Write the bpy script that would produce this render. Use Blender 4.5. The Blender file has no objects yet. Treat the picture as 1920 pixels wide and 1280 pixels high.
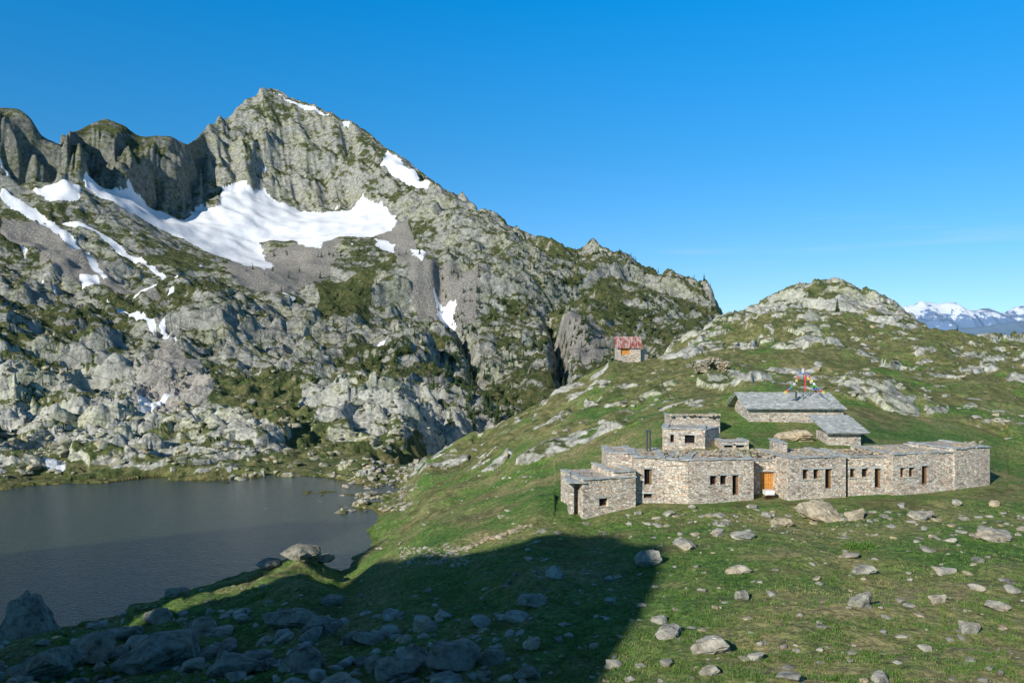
import bpy, math, random
import numpy as np
from mathutils import Vector, Matrix
random.seed(7); rng=np.random.default_rng(7)
scene=bpy.context.scene
scene.view_settings.view_transform='Standard'; scene.view_settings.look='None'; scene.view_settings.exposure=0
F=1478.0; LAKE=-25.0
SUN_AZ=math.radians(38); SUN_EL=math.radians(27)
# ------------------------------------------------------------------ noise
def sm(a,b,x):
    t=np.clip((x-a)/(b-a),0,1); return t*t*(3-2*t)
def hsh(ix,iy,seed):
    h=(ix.astype(np.int64)*374761393+iy.astype(np.int64)*668265263+seed*974634777)&0xffffffff
    h=((h^(h>>13))*1274126177)&0xffffffff
    h=((h^(h>>16))*2246822519)&0xffffffff
    return h^(h>>15)
def perlin(x,y,seed):
    xi=np.floor(x); yi=np.floor(y); fx=(x-xi).astype(np.float32); fy=(y-yi).astype(np.float32)
    xi=xi.astype(np.int64); yi=yi.astype(np.int64)
    u=fx*fx*fx*(fx*(fx*6-15)+10); v=fy*fy*fy*(fy*(fy*6-15)+10)
    def g(dx,dy):
        a=(hsh(xi+dx,yi+dy,seed)&1023).astype(np.float32)*(2*math.pi/1024)
        return np.cos(a)*(fx-dx)+np.sin(a)*(fy-dy)
    n0=g(0,0)*(1-u)+g(1,0)*u; n1=g(0,1)*(1-u)+g(1,1)*u
    return (n0*(1-v)+n1*v)*1.5
def slabs(x,y,seed,k=16.):
    """tilted rock slabs with soft shoulders"""
    xi=np.floor(x).astype(np.int64); yi=np.floor(y).astype(np.int64)
    num=np.zeros(x.shape,np.float32); den=np.full(x.shape,1e-9,np.float32)
    for dx in (-1,0,1):
        for dy in (-1,0,1):
            h=hsh(xi+dx,yi+dy,seed)
            cx=(xi+dx)+.1+.8*(h&1023)/1023.0; cy=(yi+dy)+.1+.8*((h>>10)&1023)/1023.0
            ex=(x-cx).astype(np.float32); ey=(y-cy).astype(np.float32)
            d=ex*ex+ey*ey
            r=((h>>20)&1023).astype(np.float32)/1023.0
            a=((h>>5)&1023).astype(np.float32)*(2*math.pi/1023)
            v=(r-.5)+(np.cos(a)*ex+np.sin(a)*ey)*.9-d*.35
            w=np.exp(-k*d); num+=w*v; den+=w
    return num/den
# ------------------------------------------------------------------ survey lines of the valley (bearing, distance, elevation)
def L(*pts):
    out=[]
    for p in pts:
        if len(p)==4: px,d,py,R=p; z=(640-py)/F*d
        else: px,d,_,R,z=p
        out.append((px,d,z,R))
    return np.array(out,float)
N=None
layers=[
 L((-900,24,N,.1,-13),(960,24,N,.05,-12),(2800,24,N,.05,-12)),
 L((-900,50,1285,.25),(0,45,1285,.25),(200,42,1285,.25),(400,38,1285,.2),(700,34,1285,.15),(1000,31,1285,.05),(1100,30,1285,.03),(1400,28,1285,.02),(2800,28,1285,.02)),
 L((-900,62,1200,.5),(0,62,1205,.5),(200,68,1150,.35),(300,72,1115,.45),(450,78,1075,.35),(560,83,1022,.4),(640,84,1060,.15),(700,62,1100,.08),(1000,45,1100,.04),(1300,42.5,1100,.02),(1600,42,1100,.02),(1920,42,1085,.02),(2800,42,1085,.02)),
 L((-900,66,N,.1,-27),(0,67,N,.1,-27),(200,73,N,.1,-27),(300,77,N,.1,-27),(450,83,N,.1,-27),(560,88,N,.1,-26.5),(610,92,N,.1,-26),(640,92,1041,.1),(700,107,985,.1),(750,122,941,.1),(800,95,950,.05),(1000,62,1000,.03),(1060,64,985,.02),(1100,68.5,968,.0),(1200,70.5,942,.0),(1440,71.3,933,.0),(1700,72,922,.0),(1860,73,910,.0),(1920,75,905,.02),(2800,75,900,.05)),
 L((-900,80,N,.1,-29),(0,80,N,.1,-29),(560,95,N,.1,-28),(640,98,N,.1,-27),(700,112,N,.1,-26.2),(750,124,N,.1,-25),(800,100,N,.05,-19.9),(1000,74,N,.03,-15),(1100,74,N,0,-14.5),(1150,74.2,N,0,-13.6),(1190,74.2,N,0,-12),(1230,74.3,N,0,-10.9),(1300,74.3,N,0,-10.65),(1700,75,N,0,-10.65),(1780,75.5,N,0,-10.8),(1825,76,N,0,-11.6),(1865,77,N,0,-13.3),(1920,79,N,.02,-13.4),(2800,79,N,.03,-13.4)),
 L((-900,110,N,.1,-29),(640,112,N,.1,-28),(700,122,N,.1,-26.5),(750,127,N,.1,-25),(800,125,880,.1),(900,112,880,.08),(1000,100,860,.06),(1100,90,860,.03),(1170,84,860,.0),(1230,84,N,0,-10.6),(1300,84,N,0,-9.9),(1440,84,N,0,-9.6),(1600,84,N,0,-9.8),(1700,84,N,0,-10.4),(1800,83,N,0,-11.3),(1870,84,N,.03,-13),(1920,86,N,.03,-13.1),(2800,86,N,.05,-13)),
 L((-900,135,915,.3),(0,136,912,.3),(200,139,905,.3),(300,146,893,.3),(400,149,888,.3),(500,148,890,.3),(600,146,893,.3),(660,141,902,.2),(700,136,912,.2),(740,129,928,.2),(800,135,868,.25),(900,140,810,.25),(1000,140,768,.2),(1100,148,712,.2),(1150,150,684,.1),(1200,152,677,.05),(1235,150,675,.1),(1270,140,683,.1),(1350,126,698,.1),(1400,104,728,.1),(1440,100,742,.1),(1600,102,742,.1),(1800,108,765,.12),(1920,115,760,.15),(2800,115,750,.2)),
 L((-900,175,800,.9),(0,175,805,.9),(200,180,800,.9),(400,188,795,.9),(520,188,800,.8),(600,188,815,.7),(700,170,850,.6),(800,165,N,.6,-28),(900,170,N,.6,-31),(1000,170,N,.6,-28),(1100,175,N,.5,-20),(1170,175,N,.3,-9),(1230,180,N,.3,-6),(1280,165,652,.2),(1350,170,640,.25),(1440,165,640,.2),(1600,165,642,.2),(1740,165,642,.2),(1800,160,660,.35),(1920,155,670,.4),(2800,155,670,.4)),
 L((-900,230,740,1),(0,230,745,1),(200,240,755,.9),(400,250,752,.4),(540,260,750,.3),(620,262,742,.7),(700,240,735,1),(760,235,760,1),(850,240,800,1),(900,250,N,1,-40),(1000,250,N,1,-45),(1100,250,N,1,-40),(1200,230,N,.8,-22),(1250,200,655,.5),(1300,205,628,.8),(1380,212,577,.9),(1430,216,560,.8),(1480,218,549,.8),(1540,225,541,.8),(1580,226,531,.9),(1610,226,537,.9),(1660,222,562,.9),(1700,220,585,.8),(1740,215,612,.6),(1800,215,622,.5),(1920,215,632,.5),(2800,220,645,.6)),
 L((-900,320,600,.9),(0,320,640,.9),(200,330,680,.9),(400,340,680,.9),(600,360,700,1),(700,350,735,1),(800,340,765,1),(900,350,790,1),(1000,380,775,1),(1100,400,745,1),(1200,400,705,1),(1300,400,N,1,-30),(1400,350,N,1,-60),(1600,350,N,1,-60),(2800,350,N,1,-60)),
 L((-900,480,470,.8),(0,480,530,.8),(150,480,560,.8),(250,485,575,.8),(350,490,548,.9),(430,490,555,.9),(480,490,590,.9),(600,500,620,1),(700,500,640,1),(800,520,640,1),(1000,550,650,1),(1100,560,650,1),(1200,600,640,1),(1300,620,620,1),(1350,650,605,1),(1400,700,N,1,-60),(1600,700,N,1,-150),(2800,700,N,1,-200)),
 L((-900,620,380,.8),(0,620,450,.55),(200,650,478,.5),(350,680,505,.35),(500,700,505,.3),(600,700,525,.35),(700,680,550,.6),(800,680,545,.9),(900,680,550,1),(1000,680,580,1),(1100,690,590,1),(1200,700,590,1),(1300,740,590,1),(1360,760,592,1),(1400,900,N,1,-80),(1600,900,N,1,-200),(2800,900,N,1,-300)),
 L((-900,700,340,1),(0,720,352,.4),(150,760,348,.3),(250,800,385,.25),(300,820,415,.2),(400,840,455,.15),(500,830,485,.15),(600,850,450,.2),(700,850,445,.25),(800,850,430,.8),(900,830,450,1),(1000,820,500,1),(1100,830,520,1),(1200,850,550,1),(1300,870,568,1),(1350,870,588,1),(1400,1000,N,1,-100),(1600,1000,N,1,-250),(2800,1000,N,1,-350)),
 L((-900,730,320,.8),(0,740,332,.6),(150,790,318,.5),(250,850,370,.3),(300,890,398,.3),(360,960,400,.2),(420,1000,366,.2),(520,1050,368,.2),(560,1050,388,.3),(600,1040,398,.3),(700,1000,386,.4),(800,960,362,1),(900,900,422,1),(1000,880,480,1),(1100,890,500,1),(1200,900,535,1),(1300,910,556,1),(1350,900,582,1),(1400,1100,N,1,-120),(1600,1100,N,1,-300),(2800,1100,N,1,-400)),
 L((-900,820,210,1),(-300,800,190,1),(0,800,188,.7),(35,800,188,.7),(60,800,205,.7),(78,805,238,.6),(115,830,262,.6),(130,900,240,.6),(160,950,228,.6),(200,980,213,.6),(235,980,228,.6),(260,990,243,.6),(320,1000,242,.6),(352,1020,258,.6),(380,1120,238,.6),(430,1220,212,.5),(470,1270,180,.5),(505,1300,156,.4),(540,1300,170,.4),(575,1290,190,.4),(620,1260,209,.4),(680,1230,240,.5),(720,1200,276,.5),(800,1130,332,.5),(850,1100,366,.6),(900,1060,402,.6),(950,1030,428,.6),(1000,1010,455,.7),(1050,1000,465,.7),(1100,990,473,.7),(1130,985,482,.7),(1170,970,508,.7),(1200,960,526,.7),(1260,960,530,.7),(1300,950,547,.7),(1360,930,578,.6),(1400,1150,N,1,-120),(1600,1200,N,1,-320),(2800,1200,N,1,-420)),
]
us=np.concatenate([np.linspace(-1.3,-.72,60,endpoint=False),np.linspace(-.72,.72,1200),np.linspace(.72,1.3,61)[1:]])
NU=len(us)
ys=np.concatenate([np.linspace(-90,26,90,endpoint=False),np.exp(np.linspace(math.log(26),math.log(1450),1450)),np.exp(np.linspace(math.log(1450),math.log(14000),40))[1:]])
NR=len(ys)
pxs=960+F*us
def gsm(a,sig):
    k=np.arange(-30,31); w=np.exp(-.5*(k/sig)**2); w/=w.sum()
    return np.convolve(np.pad(a,30,mode='edge'),w,mode='valid')
K=len(layers)
Dk=np.zeros((K+3,NU)); Zk=np.zeros((K+3,NU)); Rk=np.zeros((K+3,NU))
for k,l in enumerate(layers):
    sg=2.0 if k>=K-1 else (3 if k<7 else 8)
    Dk[k]=gsm(np.interp(pxs,l[:,0],l[:,1]),sg); Zk[k]=gsm(np.interp(pxs,l[:,0],l[:,2]),sg); Rk[k]=np.interp(pxs,l[:,0],l[:,3])
Dk[K]=Dk[K-1]+250; Zk[K]=Zk[K-1]-160; Rk[K]=1
Dk[K+1]=3500; Zk[K+1]=-500; Rk[K+1]=.3
Dk[K+2]=14500; Zk[K+2]=-700; Rk[K+2]=.1
for k in range(1,K+3): Dk[k]=np.maximum(Dk[k],Dk[k-1]+.5)
B=np.zeros((NR,NU)); R=np.zeros((NR,NU)); T=np.zeros((NR,NU))
for j in range(NU):
    B[:,j]=np.interp(ys,Dk[:,j],Zk[:,j]); R[:,j]=np.interp(ys,Dk[:,j],Rk[:,j]); T[:,j]=np.interp(ys,Dk[:,j],np.arange(K+3))
w=np.array([1,4,6,4,1.])/16
def smrow(A,n):
    for _ in range(n):
        P=np.pad(A,((2,2),(0,0)),mode='edge'); A=sum(w[i]*P[i:i+A.shape[0]] for i in range(5))
    return A
far=sm(150,260,ys)[:,None]
B=B*(1-far)+smrow(B,14)*far
nearsm=(sm(30,34,ys)*(1-sm(60,64,ys)))[:,None]
B=B*(1-nearsm)+smrow(B,60)*nearsm
wd=np.where(ys>24,ys,24+(24-ys)*1.7); Y=np.repeat(ys[:,None],NU,1); X=wd[:,None]*us[None,:]
def sample(A,ui,ri):
    ui=np.clip(ui,0,NU-1.001); ri=np.clip(ri,0,NR-1.001)
    i=ri.astype(int); j=ui.astype(int); a=ri-i; b=ui-j
    return A[i,j]*(1-a)*(1-b)+A[i+1,j]*a*(1-b)+A[i,j+1]*(1-a)*b+A[i+1,j+1]*a*b
wamp=sm(150,300,Y)
lu=us[None,:]*22; ll=np.log(np.maximum(Y,20))*22
w1=perlin(lu+0*ll,ll,91)+.5*perlin(lu*2.3,ll*2.3,92); w2=perlin(lu,ll,93)+.5*perlin(lu*2.3,ll*2.3,94)
JJ,II=np.meshgrid(np.arange(NU),np.arange(NR))
edge=sm(13.2,14,T)*(1-sm(14,14.3,T))
calm=1-.7*sm(10.6,11.4,T)*(1-sm(13,13.6,T))
B=sample(B,JJ+w1*13*wamp*(1-edge)*calm,II+w2*12*wamp*(1-edge)*calm)
Yc=np.maximum(Y,20).astype(np.float32)
PX=960+F*us[None,:]+0*Y
H=B.copy()
near=Y<26
s=sm(0,1,np.clip((24-Y)/22,0,1))
H=np.where(near,B[np.argmax(ys>=26)][None,:]*(1-s)+(-2.3)*s,H)
# rock relief
high=sm(11.5,13,T)
knoll=((PX>1225)&(Y<330)).astype(float)
def band(lam,hi=.24): return (1-sm(hi*.45,hi,lam/Yc))*sm(.0015,.004,lam/Yc)
tot=np.zeros_like(H)
for i,lam in enumerate([240,120,60,30,15,7,3.4,1.7,.8]):
    n=1-2*np.abs(perlin(X/lam,Y/lam,i+1))*1.3
    tot+=n*(.034+.045*high+(.018 if lam<20 else 0))*lam*band(lam)*(1-knoll*(lam>14))
for i,lam in enumerate([260,130,65]):
    tot+=perlin(X/lam+5,Y/lam,130+i)*lam*.09*band(lam,.5)*(1-edge)*(1-knoll)
ca,sa=math.cos(.5),math.sin(.5)
XA=X*ca+Y*sa; YA=-X*sa+Y*ca
fc=np.zeros_like(H)
shore_band=sm(6.1,6.5,T)*(1-sm(8.3,9,T))*(PX<1225)
for i,lam in enumerate([110,46,20,9,4.2,2.0]):
    wx_=XA/lam*.62+perlin(X/lam*1.3,Y/lam*1.3,50+i)*.35+perlin(X/lam*4,Y/lam*4,55+i)*.08; wy_=YA/lam+perlin(X/lam*1.3+9,Y/lam*1.3,60+i)*.35
    fc+=slabs(wx_,wy_,20+i,22 if i<3 else 30)*(.19-.03*high+.12*shore_band*(lam<30)+(.06 if lam<25 else 0))*lam*band(lam,.34)*(1-.93*knoll*(lam>30)-.35*knoll*(lam==20))
tot+=fc
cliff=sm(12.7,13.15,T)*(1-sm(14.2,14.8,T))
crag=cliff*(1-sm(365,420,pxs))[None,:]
def saw(q,p,seed,sk):
    n=perlin(q,p,seed)*1.2; f=(q+n)%1.0
    return sm(0,1,np.where(f<sk,f/sk,(1-f)/(1-sk)))
Q=X+.45*Y
rib=(1-2.6*np.abs(perlin(Q/75,Y/300,71)))*13+(1-2.6*np.abs(perlin(Q/30,Y/150,72)))*8+(1-2.6*np.abs(perlin(Q/12,Y/60,73)))*3.5
ribc=saw(Q/90,Y/300,75,.68)*30+saw(Q/36,Y/190,76,.65)*12+saw(Q/14,Y/90,77,.6)*5-24
Rr=R*(1-.3*cliff)*(1-.35*crag)
top=1-.5*edge
H+=tot*Rr*top*(1-.45*crag*edge)+(rib*cliff*(1-crag)+(ribc*(1-.93*edge)-2)*crag)*np.where(crag>0,1,top)*.9
# ravine below the east ridge
rav=np.exp(-((PX-1048+14*(T-10)+7*perlin(X/40,Y/40,190))/15.0)**2)*sm(8.9,9.5,T)*(1-sm(10.7,11.6,T))
rav2=np.exp(-((PX-880+40*(T-10)+8*perlin(X/40,Y/40,191))/12.0)**2)*sm(9.2,9.8,T)*(1-sm(11,11.8,T))
H-=rav*30+rav2*14
# meadow hummocks
gr=np.zeros_like(H)
for i,lam in enumerate([26,11,5,2.2,1.0,.5]):
    gr+=perlin(X/lam,Y/lam,80+i)*.055*lam*(1-sm(.2,.5,lam/Yc))
bz=((pxs[None,:]>1040)&(pxs[None,:]<1890)&(Y>66)&(Y<98))
flat=np.where(bz,.25,1.0)*np.where(Y<24,.35,1.0)*(1+.5*sm(90,120,Y))
H+=gr*flat*np.where(Y>600,0,1)
# bedrock slabs breaking through the turf
oc=np.clip(slabs(XA/10+.4*perlin(X/4,Y/4,31),YA/4.5+.2*perlin(X/2,Y/2,35),33,24)+.5*perlin(X/16,Y/16,34)+.12*perlin(X/1.5,Y/1.5,36)-.26,0,1)
oc2=np.clip(slabs(XA/3.6+.3*perlin(X/2,Y/2,37),YA/2.0,38,24)+.6*perlin(X/22,Y/22,39)-.36,0,1)
ocm=np.where((T>4.9)&(T<9),1,0)*np.where(bz,0,1)*sm(84,100,Y)*np.where(PX<1240,.85,1)
H+=oc*ocm*2.1+oc2*ocm*.9
# low wet ground at the lake's outlet stays just above water
lowm=(PX<800)&(Y>np.interp(pxs,layers[6][:,0],layers[6][:,1])[None,:]+.5)&(Y<260)
H=np.where(lowm,np.maximum(H,LAKE+.25+.45*perlin(X/5,Y/5,160)+.2*perlin(X/1.7,Y/1.7,161)+.012*(Y-140)-22*sm(690,800,PX)-20*sm(215,260,Y)),H)
def hit(px,py,skip=28,G=None):
    G=H if G is None else G
    j=(px-960)/F; j0=int(np.interp(j,us,np.arange(NU)))
    col=G[:,j0]/np.maximum(ys,1); tgt=(640-py)/F
    i0=np.argmax(ys>=skip)
    idx=np.where(col[i0:]>=tgt)[0]
    if len(idx)==0: return None
    i=i0+idx[0]; d=ys[i]
    return j*d,d,G[i,j0]
def gz(x,y):
    jj=np.interp(x/y,us,np.arange(NU)); ii=np.interp(y,ys,np.arange(NR))
    return float(sample(H,np.array([jj]),np.array([ii]))[0])
# hill behind the viewpoint, outline taken from the edge of its shadow
sb=[(1128,1284),(1140,1240),(1165,1205),(1200,1160),(1225,1110),(1242,1060),(1250,1026),(1200,1022),(1130,1000),(1000,1008),(920,1034),(800,1040),(700,1056),(645,1042),(600,1000),(540,1000),(450,1060),(300,1120),(100,1205)]
tp=[]
for p in sb:
    h=hit(*p)
    if h is None: continue
    x,y,z=h
    if z<LAKE: y=-LAKE/((p[1]-640)/F); x=(p[0]-960)/F*y; z=LAKE
    dy=y+22; tp.append((x-dy*math.tan(SUN_AZ), z+dy/math.cos(SUN_AZ)*math.tan(SUN_EL)))
tp.sort(); tx=np.array([a for a,b in tp]); tz=np.array([b for a,b in tp])
tx=np.concatenate([tx,[tx[-1]+1.5,tx[-1]+8,tx[-1]+60]]); tz=np.concatenate([tz,[5,1,-4]])
Xp=X-(Y+22)*math.tan(SUN_AZ)
TT=np.interp(Xp,tx,tz)+perlin(X/3,Y/3,44)*.35+4.5*(1-sm(-102,-94,Xp))
rise=sm(8,22,-Y)
hb=TT-.25*np.maximum(-22-Y,0)
H=np.where(Y<-8,H*(1-rise)+hb*rise,H)
H=np.where((Y<20)&(np.abs(X)<4)&(Y>-4),np.minimum(H,-1.9+0*H),H)
# ------------------------------------------------------------------ ground cover
logY=np.log(np.maximum(Y,20))
pw1=perlin(X/22,Y/22,101)+.6*perlin(X/9,Y/9,102)+.4*perlin(X/4,Y/4,105); pw2=perlin(X/22,Y/22,103)+.6*perlin(X/9,Y/9,104)
def poly_mask(pp,sk=60,G=None,wa=1.0):
    G=B if G is None else G
    pts=[]
    for p in pp:
        h=hit(p[0],p[1],sk,G)
        if h is None: h=hit(p[0],p[1]+12,sk,G)
        if h is None: continue
        pts.append(((p[0]-960)/F,math.log(h[1])))
    if len(pts)<3: return np.zeros(H.shape,bool)
    U=us[None,:]+.004*pw1*wa; V=logY+.006*pw2*wa
    ins=np.zeros(H.shape,bool); n=len(pts)
    for a in range(n):
        x1,y1=pts[a]; x2,y2=pts[(a+1)%n]
        if y1==y2: continue
        c=((y1>V)!=(y2>V))&(U<(x2-x1)*(V-y1)/(y2-y1)+x1)
        ins^=c
    return ins
snow_p=[[(415,358),(500,364),(522,380),(560,395),(620,402),(680,378),(715,385),(750,406),(738,427),(700,442),(640,444),(580,466),(555,454),(485,456),(514,492),(495,503),(440,484),(400,474),(340,446),(290,418),(230,388),(160,342),(165,326),(230,360),(290,388),(345,412),(372,394),(410,390)],
[(60,348),(155,346),(150,362),(100,370)],[(768,460),(800,458),(792,498),(780,490)],[(813,532),(850,532),(856,564),(826,553)],
[(148,520),(185,518),(192,531),(155,532)],[(262,738),(300,738),(345,732),(330,744),(285,752),(265,772)],[(80,866),(122,866),(126,879),(92,879)],[(700,450),(745,456),(740,468),(705,464)],[(560,440),(620,436),(600,470),(570,460)]]
snow=np.zeros(H.shape,bool)
for p in snow_p: snow|=poly_mask(p,130)
for p in ([(508,160),(540,162),(580,180),(630,208),(622,216),(580,200),(545,186)],[(728,284),(745,298),(806,330),(800,356),(760,339),(711,310)],[(640,228),(655,228),(655,242),(645,240)]): snow|=poly_mask(p,130,H,.4)
# long thin drifts lying in the gullies of the west slope
def streak(pts,wpx):
    out=np.zeros(H.shape,bool)
    for i in range(len(pts)-1):
        (x1,y1),(x2,y2)=pts[i],pts[i+1]; l_=math.hypot(x2-x1,y2-y1); nx,ny=-(y2-y1)/l_*wpx/2,(x2-x1)/l_*wpx/2
        out|=poly_mask([(x1+nx,y1+ny),(x2+nx,y2+ny),(x2-nx,y2-ny),(x1-nx,y1-ny)],130,None,.5)
    return out
for st,wp in (([(0,352),(45,378),(90,405),(110,440),(150,480),(198,524)],13),([(45,378),(95,402),(180,440),(262,490),(335,530)],9),([(60,384),(75,410),(110,445)],10),([(0,300),(20,322)],8),([(50,552),(100,572),(145,585)],6),([(200,566),(240,598),(292,622)],7),([(0,576),(20,592),(32,606)],7),([(505,543),(552,552)],6),([(80,520),(110,545)],6),([(20,465),(50,480)],6),([(300,615),(330,640)],5),([(165,330),(240,372),(300,400)],16)):
    snow|=streak(st,wp)
sp=perlin(X/22,Y/90,111)+.5*perlin(X/8,Y/22,112)
snow|=(sp>.95)&(Y>420)&(Y<1400)&(us[None,:]<-.15)&(crag<.2)
snow=snow.astype(np.float32)
scree_p=[[(450,478),(560,455),(640,448),(620,500),(560,530),(470,540),(420,500)],[(690,430),(760,405),(800,500),(912,505),(885,562),(800,558),(735,470)],[(0,390),(110,430),(250,540),(330,560),(240,560),(120,520),(0,450)],[(300,640),(370,690),(400,740),(280,770),(250,740)],[(1040,620),(1110,610),(1150,650),(1100,670)]]
scree=np.zeros(H.shape,bool)
for p in scree_p: scree|=poly_mask(p,130)
scree=scree.astype(np.float32)
def blur(A,n):
    for _ in range(n):
        P=np.pad(A,1,mode='edge'); A=(P[1:-1,1:-1]*2+P[:-2,1:-1]+P[2:,1:-1]+P[1:-1,:-2]+P[1:-1,2:])/6
    return A
scree=blur(scree,5); snb=blur(snow,5)
Hs=smrow(H,10); Hs=blur(Hs,14)
Bs=B+perlin(X/30,Y/30,180)*2.0
fl=np.clip(np.maximum(scree,snb)*1.1,0,.92)*(Y>300)
mainb=sm(11.8,12.2,T)*(1-sm(13.2,13.6,T))*(PX<770)
H=H*(1-fl)+(Hs*(1-.75*mainb)+Bs*.75*mainb)*fl
grass=np.ones(H.shape)
ridge_d=np.interp(pxs,layers[6][:,0],layers[6][:,1])[None,:]
grass=np.where((Y>ridge_d+1)&(PX<1240),0,grass)
hg=1-.75*sm(178,205,Y+5*pw1)*np.where(PX>1780,.75,1)
grass=np.where(PX>=1240,hg,grass)
grass=np.where(Y>235,0,grass)
grass=np.where(Y<-5,.4,grass)
green_p=[[(430,760),(560,760),(600,790),(560,830),(450,800)],[(380,720),(560,700),(560,760),(420,750)],[(590,510),(700,520),(690,600),(600,600)],[(560,800),(700,840),(660,880),(560,850)]]
veg=np.zeros(H.shape)
for p in green_p: veg=np.maximum(veg,poly_mask(p,130)*1.0)
veg=blur(veg,4)
veg+=.42*sm(-.05,.5,perlin(X/90,Y/90,150)+.5*perlin(X/35,Y/35,151))*sm(240,340,Y)
veg+=.30*sm(860,1100,PX)*(Y>300)
veg+=np.where(lowm,(1-sm(.6,1.8,H-LAKE))*.9,0)
grass=np.maximum(grass,np.where(Y<300,np.clip(veg,0,1)*.47,0))
grass-=np.clip(oc*ocm*4,0,.8)+np.clip(oc2*ocm*4,0,.7)
grass-=.35*(1-sm(60,70,Y))*(Y>30)*(PX<700)*sm(-.1,.4,perlin(X/9,Y/9,170))
shore=(1-sm(.0,.5,H-LAKE))*(Y<160)
dry=(1-sm(30,46,Y))*sm(1150,1500,PX)*(Y>20)
# ------------------------------------------------------------------ materials
def mat(name):
    m=bpy.data.materials.new(name); m.use_nodes=True; nt=m.node_tree; nt.nodes.clear()
    out=nt.nodes.new('ShaderNodeOutputMaterial'); b=nt.nodes.new('ShaderNodeBsdfPrincipled'); nt.links.new(b.outputs[0],out.inputs[0])
    b.inputs['Specular IOR Level'].default_value=.2
    return m,nt,b
class NT:
    def __init__(s,nt): s.nt=nt; s.pos=nt.nodes.new('ShaderNodeNewGeometry')
    def n(s,t): return s.nt.nodes.new(t)
    def l(s,a,b): s.nt.links.new(a,b)
    def noise(s,scale,detail=8,rough=.6,vec=None,out=0):
        n=s.n('ShaderNodeTexNoise'); n.inputs['Scale'].default_value=scale; n.inputs['Detail'].default_value=detail; n.inputs['Roughness'].default_value=rough
        s.l(vec if vec else s.pos.outputs['Position'],n.inputs['Vector']); return n.outputs[out]
    def vor(s,scale,feature='F1',vec=None,out=0):
        n=s.n('ShaderNodeTexVoronoi'); n.feature=feature; n.inputs['Scale'].default_value=scale
        s.l(vec if vec else s.pos.outputs['Position'],n.inputs['Vector']); return n.outputs[out]
    def ramp(s,f,stops,interp='LINEAR'):
        n=s.n('ShaderNodeValToRGB'); cr=n.color_ramp; cr.interpolation=interp
        while len(cr.elements)<len(stops): cr.elements.new(.5)
        for e,(p,c) in zip(cr.elements,stops):
            e.position=p; e.color=(*c,1) if len(c)==3 else c
        s.l(f,n.inputs[0]); return n.outputs[0]
    def mix(s,f,a,b,mode='MIX'):
        n=s.n('ShaderNodeMix'); n.data_type='RGBA'; n.blend_type=mode
        for v,i in ((f,0),(a,6),(b,7)):
            if hasattr(v,'is_linked'): s.l(v,n.inputs[i])
            elif isinstance(v,(int,float)): n.inputs[i].default_value=v
            else: n.inputs[i].default_value=(*v,1)
        return n.outputs[2]
    def m(s,op,a,b=0.0,c=0.0):
        n=s.n('ShaderNodeMath'); n.operation=op
        for v,i in ((a,0),(b,1),(c,2)):
            if hasattr(v,'is_linked'): s.l(v,n.inputs[i])
            else: n.inputs[i].default_value=v
        return n.outputs[0]
    def step(s,v,a,b):
        n=s.n('ShaderNodeMapRange'); n.interpolation_type='SMOOTHSTEP'; s.l(v,n.inputs[0]); n.inputs[1].default_value=a; n.inputs[2].default_value=b; return n.outputs[0]
    def attr(s,name):
        n=s.n('ShaderNodeAttribute'); n.attribute_name=name; return n.outputs['Fac']
    def bump(s,h,dist,strength=1,normal=None):
        n=s.n('ShaderNodeBump'); n.inputs['Distance'].default_value=dist; n.inputs['Strength'].default_value=strength; s.l(h,n.inputs['Height'])
        if normal: s.l(normal,n.inputs['Normal'])
        return n.outputs[0]
    def scalev(s,v):
        n=s.n('ShaderNodeVectorMath'); n.operation='MULTIPLY'; s.l(s.pos.outputs['Position'],n.inputs[0]); n.inputs[1].default_value=v; return n.outputs[0]
    def warp(s,base,scale,amt):
        ns=s.n('ShaderNodeTexNoise'); ns.inputs['Scale'].default_value=scale; ns.inputs['Detail'].default_value=2; s.l(s.pos.outputs['Position'],ns.inputs['Vector'])
        sc=s.n('ShaderNodeVectorMath'); sc.operation='SCALE'; s.l(ns.outputs['Color'],sc.inputs[0]); sc.inputs['Scale'].default_value=amt
        ad=s.n('ShaderNodeVectorMath'); ad.operation='ADD'; s.l(base,ad.inputs[0]); s.l(sc.outputs[0],ad.inputs[1]); return ad.outputs[0]
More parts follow.
